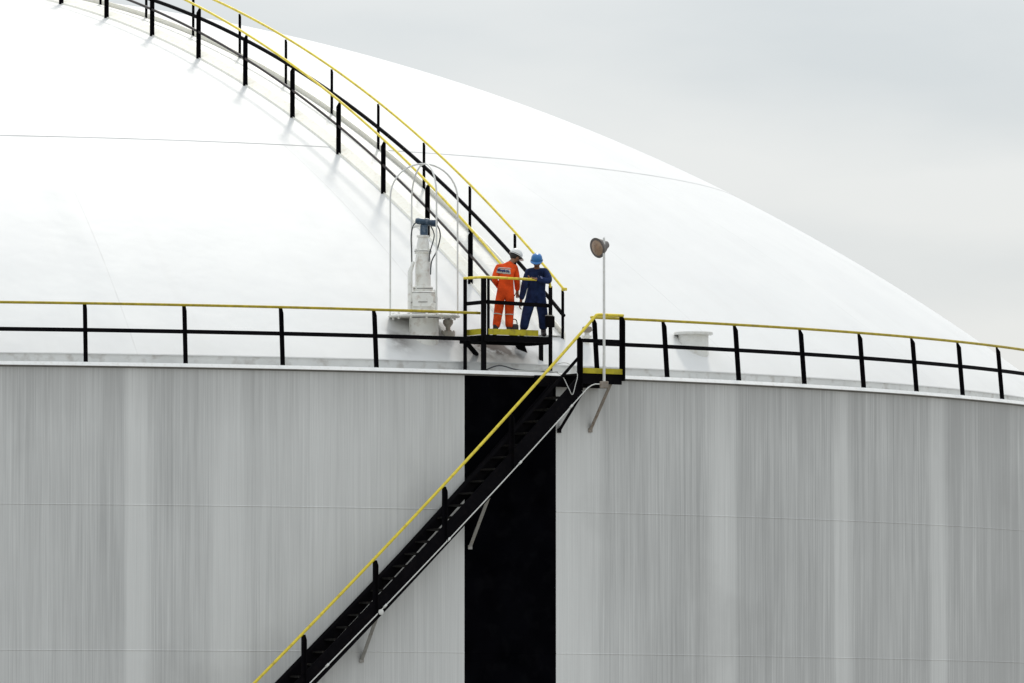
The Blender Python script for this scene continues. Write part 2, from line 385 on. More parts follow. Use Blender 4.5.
# ------------------------------------------------------------------ curved stairway over the dome
AZS = 34.4; U = er(AZS); T = et(AZS); WD = 1.2
def su(u, off, dz): p = U * u + T * off; p.z = dome_z(u) + dz; return p
stair = thing('roof_stairway', su(14, .6, 0), 'curved stairway with two yellow handrails climbing over the white dome', 'stairway')
near_st = [2.25, 4.2, 6.1, 8.0, 9.9, 11.76, 13.6, 15.44, 17.26, 19.06, 20.79, 22.44, 24.04, 25.57]
far_st = [2.0, 3.9, 5.8, 7.7, 9.58, 11.45, 13.34, 15.18, 16.97, 18.72, 20.46, 22.14, 23.80, 25.40, 27.07]
uu = spans(1.2, 27.1, .3)
def sheet(prof, name):            # closed cross-section (offset, height) swept along the walkway
    b = MB(); n = len(prof); vs = [su(u, o_, z_) for u in uu for o_, z_ in prof]; fs = []
    for i in range(len(uu) - 1):
        for k in range(n): fs.append((i * n + k, i * n + (k + 1) % n, (i + 1) * n + (k + 1) % n, (i + 1) * n + k))
    fs += [tuple(range(n))[::-1], tuple((len(uu) - 1) * n + k for k in range(n))]
    return b.add(vs, fs, 0).build(name, M['cream'], stair)
sheet([(.01, -.02), (.03, .05), (.24, .15), (.27, .15), (.27, -.02)], 'kerb_plate')  # near plate sloped toward the sky so that it reads brighter
sheet([(WD, -.02), (WD, .13), (WD + .03, .13), (WD + .03, -.02)], 'kerb_plate')
for u in near_st: angle_post(su(u, .0, -.02), -U, -T, 1.1, leg=.072, cut=.1).build('post', M['black'], stair)
for u in far_st: angle_post(su(u, WD - .015, -.02), T, U, .97, leg=.042, th=.008, cut=.06).build('post', M['black'], stair)
u2 = spans(1.5, 27.0, .3)
MB().tube([su(u, .015, 1.105) for u in u2], .026, 10).build('top_rail', M['yellow'], stair)
MB().tube([su(u, .02, .575) for u in u2], .028, 10).build('mid_rail', M['rail_grey'], stair)
u3 = spans(1.5, 27.1, .3)
MB().tube([su(u, WD - .01, .985) for u in u3], .026, 10).build('top_rail', M['yellow'], stair)
MB().tube([su(u, WD - .01, .46) for u in u3], .04, 10).build('mid_rail', M['black'], stair)
MB().box(su(27.1, WD - .0, .985), T * .045, U * .045, UP * .03).build('rail_end', M['yellow'], stair, .01)
dk = MB(); ud = spans(1.25, 27.05, .3)
dk.strip([su(u, WD / 2 + .1, .03) for u in ud], WD - .3, .012, lambda i: T)
dk.build('deck', M['white'], stair)

# ------------------------------------------------------------------ small railed platform at the foot of the dome stair
FL = V((14.72, -24.29, 0)); FR = V((16.02, -23.452, 0))
pt = (FR - FL).normalized(); pn = V((-pt.y, pt.x, 0))          # pn points inward
def pp(t, n, z): v = FL + pt * t + pn * n; v.z = z; return v
PW = (FR - FL).length; PD = .665; ZF = 18.79
plat = thing('access_platform', pp(PW / 2, PD / 2, ZF), 'small black steel platform with yellow toe boards carrying the two workers', 'platform')
fb = MB(); fb.box(pp(PW / 2, PD / 2 + .06, ZF - .02), pt * (PW / 2 - .03), pn * (PD / 2 + .05), UP * .018)
fb.build('floor', M['tread'], plat)
bm_ = MB()
bm_.box(pp(PW / 2, .0, ZF - .075), pt * (PW / 2), pn * .03, UP * .052)
bm_.box(pp(.0, PD / 2 + .03, ZF - .085), pt * .03, pn * (PD / 2 - .005), UP * .06)
bm_.box(pp(PW - .0, PD / 2 + .06, ZF - .085), pt * .03, pn * (PD / 2), UP * .06)
bm_.box(pp(PW / 2, PD + .13, ZF - .085), pt * (PW / 2 + .03), pn * .03, UP * .058)
bm_.build('frame', M['black'], plat)
MB().box(pp(.1 + .575, -.02, ZF + .06), pt * .575, pn * .006, UP * .057).build('toe_board', M['yellow_toe'], plat)
MB().box(pp(-.02, PD / 2, ZF + .06), pt * .006, pn * (PD / 2 - .05), UP * .057).build('toe_board', M['yellow_toe'], plat)
for t, n, z0, z1, w, d in ((0, 0, 18.07, 19.88, .06, .05), (.115, .01, ZF - .1, 19.88, .03, .03), (PW, 0, 18.07, 19.78, .042, .042), (-.13, PD - .2, 18.07, 19.88, .04, .045)):
    b = MB(); b.box(pp(t, n, (z0 + z1) / 2), pt * w, pn * .006, UP * (z1 - z0) / 2); b.box(pp(t + w - .006, n + .006 + d, (z0 + z1) / 2), pt * .006, pn * d, UP * (z1 - z0) / 2)
    if z0 < 18.2: b.box(pp(t + .01, n + .03, 18.088), pt * .08, pn * .07, UP * .007)
    b.build('post', M['black'], plat)
for px_, py_, zt, zb, tilt in ((15.838, -22.725, ZF - .1, 18.2, 0), (15.5, -22.68, ZF - .1, 18.46, .08)):
    b = MB(); b.box(V((px_ - tilt / 2, py_, (zt + zb) / 2)), V((.036 + tilt * .6, .012, 0)), V((-.01, .03, 0)), V((tilt / 2, 0, (zb - zt) / 2))); b.build('leg', M['black'], plat)
MB().strip([pp(.02, PD, ZF - .12), V((14.6, -23.44, 18.42))], .05, .1).build('brace', M['black'], plat)
zr = 19.905
cr_ = [pp(-.13, PD - .16, zr), pp(-.02, .08, zr), pp(.015, .012, zr), pp(.06, -.005, zr), pp(PW / 2, -.005, zr - .005), pp(PW - .16, -.005, zr - .01), pp(PW - .07, -.003, zr - .03), pp(PW - .015, 0, zr - .075), pp(PW, 0, zr - .15)]
MB().tube(cr_, .027, 10).build('top_rail', M['yellow'], plat)
for p0, p1 in ((pp(0.03, .03, 19.43), pp(PW - .03, .03, 19.40)), (pp(.02, .05, 19.42), pp(.02, PD - .03, 19.42))):
    MB().strip([p0, p1], .012, .075).build('mid_rail', M['black'], plat)
jb = MB(); jb.box(pp(PW - .06, -.075, 19.08), pt * .085, pn * .05, UP * .11); jbo = jb.build('switch_box', M['black'], plat, .012)
MB().box(pp(PW - .075, -.075, 19.2), pt * .07, pn * .04, UP * .009).build('box_lid', M['greymetal'], jbo)

# ------------------------------------------------------------------ spiral stairway on the shell with its landing
def hr(a): return 18.585 + .4965 * (a - 34.025)           # handrail height
RO, RI = 29.3, 28.76
A0, A1 = -1.0, 34.55
ss = thing('shell_stairway', pol(20, 29, hr(20) - 1), 'black spiral stairway with yellow handrail climbing the curved grey shell', 'stairway')
aa = spans(A0, A1, .4)
MB().strip([pol(a, RO, hr(a) - 1.0) for a in aa], .02, .44, lambda i: er(aa[i])).build('stringer', M['black'], ss)
ai = spans(A0, 33.95, .4)
MB().strip([pol(a, RI, hr(a) - .81) for a in ai], .02, .35, lambda i: er(ai[i])).build('stringer', M['black'], ss)
nt_ = 74
for k in range(nt_):
    z = .3 + k * .2365; a = (z + .88 - 18.585) / .4965 + 34.025
    if a > A1 - .2: break
    MB().box(pol(a, (RO + RI) / 2, z), et(a) * .13, er(a) * ((RO - RI) / 2 - .012), UP * .018).build('tread', M['tread'], ss)
ah = spans(A0, 35.2, .35)
land = [pol(35.23, 29.31, 19.185), pol(35.32, 29.31, 19.2), pol(35.5, 29.31, 19.2), pol(36.0, 29.31, 19.2), pol(36.5, 29.31, 19.2)]
MB().tube([pol(a, 29.31, hr(a)) for a in ah] + land, .03, 10).build('top_rail', M['yellow'], ss)
am = spans(A0, 34.5, .4)
MB().strip([pol(a, 29.29, hr(a) - .44) for a in am], .012, .085, lambda i: er(am[i])).build('mid_rail', M['black'], ss)
a = 34.53
while a > A0:
    angle_post(pol(a - (.3 if a < 34 else .1), 29.34, hr(a - (.3 if a < 34 else .1)) - 1.08), et(a), er(a), 1.04, leg=.085).build('post', M['black'], ss); a -= 2.885
# landing
lf = MB()
def landpt(a, r, z): return pol(a, r, z)
la = spans(34.55, 36.45, .3)
for (r0, r1, z0, z1, nm, mt) in ((28.66, 29.28, 18.02, 18.05, 'landing_floor', 'tread'), (29.262, 29.302, 17.85, 18.045, 'landing_beam', 'black'), (28.67, 28.71, 17.8, 18.015, 'landing_beam', 'black')):
    b = MB(); vs = []; fs = []; lb = la if r0 != 28.67 else spans(33.2, 36.45, .3)
    for a in lb: vs += [pol(a, r0, z0), pol(a, r1, z0), pol(a, r1, z1), pol(a, r0, z1)]
    for i in range(len(lb) - 1):
        for k in range(4): fs.append((4 * i + k, 4 * i + (k + 1) % 4, 4 * i + 4 + (k + 1) % 4, 4 * i + 4 + k))
    fs += [(3, 2, 1, 0), tuple(4 * (len(lb) - 1) + k for k in range(4))]
    b.add(vs, fs); b.build(nm, M[mt], ss)
MB().strip([pol(a, 29.318, 18.1) for a in la], .01, .105, lambda i: er(la[i])).build('toe_board', M['yellow_toe'], ss)
MB().strip([pol(36.43, 28.7, 18.1), pol(36.43, 29.25, 18.1)], .01, .1).build('toe_board', M['yellow_toe'], ss)
MB().strip([pol(a, 29.3, 18.685) for a in la], .012, .075, lambda i: er(la[i])).build('mid_rail', M['black'], ss)
angle_post(pol(36.42, 29.34, 17.92), et(36.42), er(36.42), 1.27, leg=.085).build('post', M['black'], ss)
b = MB(); b.tube([pol(36.5, 29.31, 19.2), pol(36.46, 28.9, 19.205), pol(36.42, 28.33, 19.21)], .028, 8); b.build('top_rail', M['yellow'], ss)
# radial support struts down to the shell
for a, zt, zb in ((36.1, 18.0, 16.98), (34.6, 17.66, 16.95), (30.5, 15.7, 14.65), (25.8, 13.42, 12.45), (21.1, hr(21.1) - 1.13, hr(21.1) - 2.1), (16.4, hr(16.4) - 1.13, hr(16.4) - 2.1), (11.7, hr(11.7) - 1.13, hr(11.7) - 2.1), (7., hr(7.) - 1.13, hr(7.) - 2.1)):
    b = MB(); p0 = pol(a, RO - .02, zt); p1 = pol(a - (.15), RT + .015, zb); d = (p1 - p0).normalized(); sd = et(a); up = sd.cross(d).normalized()
    b.box((p0 + p1) / 2, sd * .036, up * .005, d * (p1 - p0).length / 2); b.box((p0 + p1) / 2 + up * .035 + sd * .031, sd * .005, up * .03, d * (p1 - p0).length / 2)
    b.box(p1 + er(a) * .005, sd * .045, er(a) * .008, UP * .04)
    b.build('strut', M['black'] if 34 < a < 35 else M['rustgrey'] if a > 33 else M['greymetal'], ss)

# conduit along the stair
cz = lambda a: 11.999 + .4862 * (a - 22.912)
cond = thing('conduit', pol(28, 29.36, cz(28)), 'thin pale conduit clipped along the outer stringer of the black spiral stairway', 'conduit')
ca = spans(A0 + .5, 34.75, .4)
MB().tube([pol(a, 29.36, cz(a)) for a in ca] + [pol(34.95, 29.36, 17.815), pol(35.1, 29.36, 17.84), pol(35.45, 29.36, 17.845)], .0115, 8).build('pipe', M['white'], cond)
for a in (34.0, 31.7, 28.6, 25.95, 23.6, 20.9, 18, 15, 12, 9):
    MB().tube([pol(a - .06, 29.36, cz(a - .06)), pol(a + .06, 29.36, cz(a + .06))], .024, 8).build('clamp', M['white'], cond)
MB().lathe([(0.0, -.05), (.05, -.03), (.055, .03), (.0, .05)], pol(25.75, 29.37, 13.36), er(25.75), 12).build('junction_box', M['white'], cond)

# ------------------------------------------------------------------ flood lamp on its pole
lp = pol(35.49, 29.385, 17.83)
lamp = thing('flood_lamp', lp, 'round brown flood lamp on a thin white pole fixed to the stair landing', 'lamp')
MB().tube([lp, lp + UP * 1.4, lp + UP * 2.83, lp + UP * 2.87], [.03, .026, .024, .018], 10).build('pole', M['white'], lamp)
b = MB(); b.box(lp + UP * .0, V((.085, 0, 0)), V((0, .05, 0)), UP * .07); b.build('junction_box', M['rustgrey'], lamp, .012)
ax = V((-.72, -.62, -.3)).normalized(); hc = lp + V((-.11, .09, 2.68))
h = MB(); h.lathe([(0, -.24), (.07, -.235), (.095, -.17), (.13, -.12), (.175, -.03), (.198, .01), (.205, .03), (.185, .032)], hc, ax, 28)
ho = h.build('lamp_head', M['lampgrey'], lamp)
MB().lathe([(.186, .02), (.15, .034), (.08, .045), (0, .048)], hc, ax, 28).build('lens', M['lens'], ho)
MB().tube([lp + V((0, 0, 2.62)), hc - ax * .12], .02, 8).build('bracket', M['lampgrey'], lamp)

# ------------------------------------------------------------------ gauge nozzle with cage hoops, left of the platform
GX, GY = 13.553, -23.5
gz = lambda y: 18.628 + (345 - y) * .01955
g = thing('tank_gauge', (GX, GY, 18.75), 'white roof gauge nozzle with blue instrument head under two thin arched hoops', 'gauge')
MB().lathe([(.29, 18.45), (.29, gz(319)), (.30, gz(318.5))], (GX, GY, 0), n=32).build('nozzle', M['nozzle'], g)
b = MB(); b.lathe([(.31, gz(317.6)), (.69, gz(317.6)), (.7, gz(317)), (.7, gz(316)), (.69, gz(315.6)), (.2, gz(315.6))], (GX, GY, 0), n=40)
for k in range(12):
    a = 2 * PI * k / 12 + .1; b.lathe([(.022, gz(320)), (.022, gz(313)), (0, gz(313))], (GX + .6 * math.cos(a), GY + .6 * math.sin(a), 0), n=6)
b.build('base_flange', M['nozzle'], g)
b = MB(); b.lathe([(.25, gz(315)), (.25, gz(293)), (.22, gz(292)), (.19, gz(291.5)), (.195, gz(291)), (.195, gz(287)), (.155, gz(286.5)), (.15, gz(274)), (.155, gz(273)), (.15, gz(272)), (.15, gz(259)), (.13, gz(254)), (.165, gz(252.5)), (.165, gz(250.5)), (.13, gz(250)), (.12, gz(244)), (.095, gz(238)), (.125, gz(237)), (.125, gz(235.6)), (.05, gz(235))], (GX - .02, GY, 0), n=28)
for k in range(8):
    a = 2 * PI * k / 8; b.lathe([(.016, gz(254)), (.016, gz(249)), (0, gz(249))], (GX - .02 + .145 * math.cos(a), GY + .145 * math.sin(a), 0), n=6)
b.box(V((GX - .02, GY - .2, gz(302))), V((.2, 0, 0)), V((0, .06, 0)), UP * .1)
b.build('riser', M['nozzle'], g)
MB().tube([(GX - .27, GY - .1, gz(317)), (GX - .27, GY - .1, gz(272)), (GX - .2, GY - .06, gz(262))], [.05, .05, .03], 10).build('side_pipe', M['nozzle'], g)
gk = MB()
for rr, ya, yb in ((.152, 251.7, 251.1), (.18, 289.4, 288.6), (.235, 293.6, 292.9), (.262, 303, 302.4), (.3, 314.6, 313.6)):
    gk.lathe([(.05, gz(ya)), (rr + .016, gz(ya)), (rr + .016, gz(yb)), (.05, gz(yb))], (GX - .02, GY, 0), n=28)
gk.build('gasket', M['gasket'], g)
sm_ = MB(); sm_.lathe([(.05, 0), (.05, .04), (.035, .045), (.035, .16), (.055, .165), (.055, .19), (0, .192)], V((GX + .1, GY - .16, gz(306))), V((.5, -.85, 0)), 14)
sm_.tube([(GX + .24, GY - .06, gz(312)), (GX + .25, GY - .06, gz(298)), (GX + .2, GY - .05, gz(290))], .02, 8)
sm_.tube([(GX - .14, GY - .14, gz(306)), (GX - .16, GY - .16, gz(270)), (GX - .12, GY - .1, gz(256))], .013, 8)
sm_.build('fitting', M['nozzle'], g)
cp_ = MB(); cp_.lathe([(.0, 0), (.066, .0), (.07, .015), (.07, .1), (.05, .125), (0, .13)], V((GX + .135, GY + .027, gz(222.65))), V((1, .25, -.12)), 16)
cp_.build('end_cap', M['navy_cap'], g)
tb_ = MB(); tb_.box((GX - .14, GY - .05, gz(226.5)), V((.07, 0, .02)), V((0, .03, 0)), UP * .02); tb_.build('head_bracket', M['white'], g)  # white bracket at the left of the instrument head
hd = MB(); hd.lathe([(.075, gz(235.4)), (.08, gz(231)), (.075, gz(225)), (0, gz(224.5))], (GX - .0, GY, 0), n=16)
hc2 = V((GX + .03, GY, gz(222)))
hd.lathe([(0, -.21), (.045, -.2), (.065, -.16), (.065, -.03), (.075, -.02), (.075, .06), (.06, .07), (.058, .2), (.03, .23), (0, .235)], hc2, V((1, .25, -.12)), 16)
hdo = hd.build('instrument_head', M['blue_head'], g)
for pts in ([(GX - .1, GY - .03, gz(222)), (GX - .2, GY - .05, gz(225)), (GX - .25, GY - .05, gz(236)), (GX - .24, GY - .05, gz(252)), (GX - .235, GY - .05, gz(262))],
            [(GX + .24, GY - .03, gz(224)), (GX + .3, GY - .05, gz(230)), (GX + .315, GY - .05, gz(238)), (GX + .25, GY - .05, gz(251)), (GX + .15, GY - .1, gz(262)), (GX + .13, GY - .15, gz(275))],
            [(GX + .13, GY - .04, gz(226)), (GX + .2, GY - .06, gz(236)), (GX + .12, GY - .1, gz(252)), (GX + .1, GY - .15, gz(262))]):
    P_ = [V(p) for p in pts]; q = []
    for i in range(len(P_) - 1):
        p0 = P_[max(i - 1, 0)]; p1 = P_[i]; p2 = P_[i + 1]; p3 = P_[min(i + 2, len(P_) - 1)]
        for s_ in range(6):
            t = s_ / 6; q.append(.5 * ((2 * p1) + (p2 - p0) * t + (2 * p0 - 5 * p1 + 4 * p2 - p3) * t * t + (3 * p1 - p0 - 3 * p2 + p3) * t ** 3))
    MB().tube(q + [P_[-1]], .013, 6).build('cable', M['cable'], g)
for ang in (20.9, 110.9):
    d = V((math.cos(R_(ang)), math.sin(R_(ang)), 0)); c0 = V((GX, GY, 0)); zs = 21.5
    pts = [c0 + d * -.7 + UP * gz(316), c0 + d * -.7 + UP * zs] + [c0 + d * (-.7 * math.cos(PI * k / 20)) + UP * (zs + .67 * math.sin(PI * k / 20)) for k in range(1, 20)] + [c0 + d * .7 + UP * zs, c0 + d * .7 + UP * gz(316)]
    MB().tube(pts, .017, 8).build('cage_hoop', M['white'], g)

b = MB(); vx = V((14.02, -23.16, -.06))
vent = thing('capped_nozzle', (14.02, -23.16, 18.85), 'short rust stained capped nozzle between the gauge and the platform', 'nozzle')
b.lathe([(.12, 18.7), (.13, 18.9), (.14, 18.9), (.14, 18.97), (.05, 18.975), (.045, 19.05), (.08, 19.1), (.1, 19.13), (.1, 19.19), (.07, 19.21), (0, 19.215)], vx, n=20); b.build('body', M['vent'], vent)
for k in range(6):
    MB().lathe([(.014, 18.88), (.014, 18.99), (0, 18.99)], vx + V((.11 * math.cos(k * PI / 3), .11 * math.sin(k * PI / 3), 0)), n=6).build('bolt', M['rustgrey'], vent)

hz = V((18.9, -19.44, -.05))
hatch = thing('roof_hatch', (18.87, -19.44, 18.8), 'squat pale roof hatch with a flat overhanging lid behind the right guardrail', 'hatch')
MB().lathe([(.31, 18.45), (.3, 19.1)], hz, n=32).build('neck', M['white'], hatch)
b = MB(); b.lathe([(.2, 19.1), (.38, 19.102), (.39, 19.11), (.39, 19.15), (.38, 19.16), (0, 19.175)], hz, n=32); lo_ = b.build('lid', M['white'], hatch)
sn = V((16.752, -21.40, 0))
snz = thing('vent_nozzle', (16.752, -21.4, 18.8), 'tiny brownish vent nozzle on the dome behind the spiral stair handrail', 'nozzle')
MB().lathe([(.05, 18.6), (.05, 18.88), (.1, 18.885), (.1, 18.93), (.05, 18.935), (.05, 19.0)], sn, n=16).build('pipe', M['nozzle'], snz)
MB().lathe([(.06, 18.99), (.11, 19.03), (.09, 19.1), (0, 19.14)], sn, n=16).build('cap', M['rustgrey'], snz)

# loose cables
def smooth(pts, k=6):
    P_ = [V(p) for p in pts]; q = []
    for i in range(len(P_) - 1):
        p0 = P_[max(i - 1, 0)]; p1 = P_[i]; p2 = P_[i + 1]; p3 = P_[min(i + 2, len(P_) - 1)]
        for s_ in range(k):
            t = s_ / k; q.append(.5 * ((2 * p1) + (p2 - p0) * t + (2 * p0 - 5 * p1 + 4 * p2 - p3) * t * t + (3 * p1 - p0 - 3 * p2 + p3) * t ** 3))
    return q + [P_[-1]]
o = MB().tube(smooth([pol(31.5, 28.2, 18.1), pol(32, 28.35, 18.2), pol(32.6, 28.5, 18.12), pol(33.3, 28.55, 18.1), pol(34.1, 28.5, 18.1), pol(34.6, 28.45, 18.1)]), .014, 6).build('cable', M['cable'])
tag(o, 'dark loose cable lying on the white curb under the platform', 'cable')
o = MB().tube(smooth([pol(33.3, 28.6, 18.12), pol(33.5, 28.9, 18.1), pol(33.75, 29.2, 18.0), pol(33.9, 29.34, 17.75), pol(34.05, 29.36, 17.62), pol(34.2, 29.35, 17.8), pol(34.35, 29.3, 18.05), pol(34.2, 29.05, 18.25), pol(33.9, 28.75, 18.2), pol(33.6, 28.62, 18.1), pol(33.0, 28.6, 18.1), pol(32.3, 28.58, 18.1)]), .008, 6).build('cable', M['palecable'])
tag(o, 'pale looped cable hanging at the top of the spiral stairway', 'cable')

tb = pp(.86, .24, ZF); bag = thing('tool_bag', tb, 'dark tool bag standing on the platform floor between the two workers', 'bag')
b = MB(); b.box(tb + UP * .12, V((.085, 0, 0)), V((0, .06, 0)), UP * .12); b.build('body', M['boot'], bag, .03)
MB().tube(smooth([tb + V((-.06, 0, .22)), tb + V((-.045, 0, .31)), tb + V((.0, 0, .335)), tb + V((.045, 0, .31)), tb + V((.06, 0, .22))]), .011, 6).build('handle', M['black'], bag)

# ------------------------------------------------------------------ people
def skin_mesh(name, joints, edges, material, parent, root, sub=2, extra=None):
    """joints: name -> (x,y,z,r[,r2]); one continuous skinned surface"""
    names = list(joints); me = bpy.data.meshes.new(name + '_src')
    me.from_pydata([joints[k][:3] for k in names], [(names.index(a), names.index(b)) for a, b in edges], [])
    ob = bpy.data.objects.new(name + '_src', me); COL.objects.link(ob)
    ob.modifiers.new('s', 'SKIN'); ob.modifiers['s'].use_smooth_shade = True
    ob.modifiers['s'].branch_smoothing = .3
    sv = me.skin_vertices[0].data
    for i, k in enumerate(names):
        j = joints[k]; sv[i].radius = (j[3], j[4] if len(j) > 4 else j[3]); sv[i].use_root = (k == root)
    md = ob.modifiers.new('u', 'SUBSURF'); md.levels = md.render_levels = sub
    dg = bpy.context.evaluated_depsgraph_get(); dg.update()
    m2 = bpy.data.meshes.new_from_object(ob.evaluated_get(dg)); m2.name = name
    bpy.data.objects.remove(ob); bpy.data.meshes.remove(me)
    m2.materials.clear(); m2.materials.append(material)
    for p in m2.polygons: p.use_smooth = True
    o = bpy.data.objects.new(name, m2); COL.objects.link(o)
    if parent: put(o, parent)
    return o
def lerp(a, b, t): return a + (b - a) * t
def finger_joints(J, E, side, hand, fwd, across, palm_n, k=.9):
    """palm, four unequal bent fingers and a thumb, rooted at joint `hand` (a Vector)"""
    fwd = fwd.normalized(); across = across.normalized(); n_ = palm_n.normalized()
    base = hand + fwd * .045
    J[side + 'palm'] = (*base, .034, .034); E.append((side + 'hand', side + 'palm'))
    for i, (o, ln) in enumerate(((-.028, .07), (-.009, .08), (.01, .074), (.028, .058))):
        p0 = base + across * o + fwd * .03; p1 = p0 + fwd * ln * .5 + n_ * ln * .2; p2 = p1 + fwd * ln * .2 + n_ * ln * .45
        prev = side + 'palm'
        for q, p in enumerate((p0, p1, p2)):
            nm = '%sf%d%d' % (side, i, q); J[nm] = (*p, .0095 - .001 * q); E.append((prev, nm)); prev = nm
    t0 = hand + fwd * .02 - across * .035; t1 = t0 + fwd * .03 - across * .022 + n_ * .01; t2 = t1 + fwd * .03 + n_ * .012
    prev = side + 'hand'
    for q, p in enumerate((t0, t1, t2)):
        nm = '%st%d' % (side, q); J[nm] = (*p, .011 - .001 * q); E.append((prev, nm)); prev = nm

def person(origin, P, cloth, helmet, face_dir, head_up, label, bulk=1):
    """P: joints relative to origin (x right in the world, y away, z up)"""
    O = V(origin); W = {k: O + V(v) for k, v in P.items()}
    J = {}; E = []
    def j(k, r, r2=None): J[k] = (*W[k], r, r2 or r)
    j('pelvis', .115, .1); j('waist', .12, .1); j('chest', .14, .115); j('neck', .052); 
    j('Lhip', .08); j('Rhip', .08); j('Lknee', .055); j('Rknee', .055); j('Lankle', .042); j('Rankle', .042)
    j('Lsho', .062); j('Rsho', .062); j('Lelb', .043); j('Relb', .043); j('Lhand', .031); j('Rhand', .031)
    f = V(face_dir).normalized(); up = V(head_up).normalized(); f = (f - up * f.dot(up)).normalized(); sd = f.cross(up)
    hc = W['neck'] + up * .118 + f * .035
    J['head'] = (*hc, .082, .094); J['crown'] = (*(hc + up * .065 - f * .012), .07, .08); J['jaw'] = (*(W['neck'] + up * .06 + f * .045), .06, .064)
    J['nose'] = (*(hc + f * .105 - up * .015), .014); J['nosebridge'] = (*(hc + f * .085 + up * .01), .02)
    E += [('pelvis', 'waist'), ('waist', 'chest'), ('chest', 'neck'), ('neck', 'jaw'), ('jaw', 'head'), ('head', 'crown'), ('head', 'nosebridge'), ('nosebridge', 'nose'),
          ('pelvis', 'Lhip'), ('pelvis', 'Rhip'), ('Lhip', 'Lknee'), ('Rhip', 'Rknee'), ('Lknee', 'Lankle'), ('Rknee', 'Rankle'),
          ('chest', 'Lsho'), ('chest', 'Rsho'), ('Lsho', 'Lelb'), ('Rsho', 'Relb'), ('Lelb', 'Lhand'), ('Relb', 'Rhand')]
    for s_, nm in ((-1, 'Lear'), (1, 'Rear')):
        J[nm] = (*(hc + sd * s_ * .095 - up * .01), .016); E.append(('head', nm))
    for s_ in 'LR':
        fw = W[s_ + 'hand'] - W[s_ + 'elb']; ac = fw.cross(UP)
        if ac.length < .05: ac = V((1, 0, 0))
        finger_joints(J, E, s_, W[s_ + 'hand'], fw, ac * (1 if s_ == 'R' else -1), ac.cross(fw) * (1 if s_ == 'R' else -1))
    body = skin_mesh('person', J, E, M['skin'], None, 'pelvis')
    tag(body, label, 'person', 'workers on the small platform')
    # coverall: same skeleton, fuller, open at neck, wrists and ankles
    C = {}; CE = []
    def c(k, p, r, r2=None): C[k] = (*p, r * bulk, (r2 or r) * bulk)
    L_ = lambda a, b, t: W[a].lerp(W[b], t)
    c('pelvis', W['pelvis'], .165, .14); c('waist', W['waist'], .155, .135); c('chest', W['chest'], .175, .145); c('collar', L_('chest', 'neck', .72), .085, .08); c('collar2', L_('chest', 'neck', .95), .066, .066)
    CE += [('pelvis', 'waist'), ('waist', 'chest'), ('chest', 'collar'), ('collar', 'collar2')]
    for s_ in 'LR':
        c(s_ + 'hip', W[s_ + 'hip'], .118); c(s_ + 'thigh', L_(s_ + 'hip', s_ + 'knee', .5), .107); c(s_ + 'knee', W[s_ + 'knee'], .092); c(s_ + 'shin', L_(s_ + 'knee', s_ + 'ankle', .5), .086); c(s_ + 'cuff', L_(s_ + 'knee', s_ + 'ankle', .9), .082)
        c(s_ + 'sho', W[s_ + 'sho'], .088); c(s_ + 'uarm', L_(s_ + 'sho', s_ + 'elb', .5), .075); c(s_ + 'elb', W[s_ + 'elb'], .065); c(s_ + 'farm', L_(s_ + 'elb', s_ + 'hand', .5), .057); c(s_ + 'wrist', L_(s_ + 'elb', s_ + 'hand', .86), .05)
        CE += [('pelvis', s_ + 'hip'), (s_ + 'hip', s_ + 'thigh'), (s_ + 'thigh', s_ + 'knee'), (s_ + 'knee', s_ + 'shin'), (s_ + 'shin', s_ + 'cuff'), ('chest', s_ + 'sho'), (s_ + 'sho', s_ + 'uarm'), (s_ + 'uarm', s_ + 'elb'), (s_ + 'elb', s_ + 'farm'), (s_ + 'farm', s_ + 'wrist')]
    co = skin_mesh('coverall', C, CE, cloth, body, 'pelvis')
    # boots
    for s_ in 'LR':
        an = W[s_ + 'ankle']; fd = V((f.x, f.y, 0)).normalized() if not P.get(s_ + 'foot') else V(P[s_ + 'foot']).normalized()
        B = {'top': (*(an + UP * .14), .062), 'an': (*(an + UP * .01), .056), 'heel': (*(V((an.x, an.y, O.z + .047)) - fd * .03), .05), 'mid': (*(V((an.x, an.y, O.z + .05)) + fd * .08), .052), 'toe': (*(V((an.x, an.y, O.z + .045)) + fd * .17), .045)}
        skin_mesh('boot', B, [('top', 'an'), ('an', 'heel'), ('an', 'mid'), ('mid', 'toe')], M['boot'], body, 'an')
    # helmet: shell, brim, harness band; hair below it
    hb = hc + up * .05
    hm = MB()
    prof = [(.118, -.008), (.12, .0), (.118, .028), (.109, .065), (.085, .1), (.048, .119), (0, .125)]
    n = 28; vs = []; fs = []
    for r, z in prof:
        for k in range(n):
            a = 2 * PI * k / n; e_ = 1.12 if True else 1
            vs.append(hb + up * z + sd * (r * .93 * math.cos(a)) + f * (r * e_ * math.sin(a)))
    for i in range(len(prof) - 1):
        for k in range(n): fs.append((i * n + k, i * n + (k + 1) % n, (i + 1) * n + (k + 1) % n, (i + 1) * n + k))
    hm.add(vs, fs, 0, True)
    # brim: longer at the front
    vs = []; fs = []
    for q, (ex, dz) in enumerate(((0, .004), (1, -.012), (1, -.018), (0, -.008))):
        for k in range(n):
            a = 2 * PI * k / n; fr = max(0, math.sin(a)) ** 2; w = .013 + .045 * fr
            rx, ry = .118 * .93 + ex * w, .118 * 1.12 + ex * w
            vs.append(hb + up * (dz - .012 * fr * ex) + sd * rx * math.cos(a) + f * ry * math.sin(a))
    for i in range(4):
        for k in range(n): fs.append((i * n + k, i * n + (k + 1) % n, ((i + 1) % 4) * n + (k + 1) % n, ((i + 1) % 4) * n + k))
    hm.add(vs, fs, 0, True)
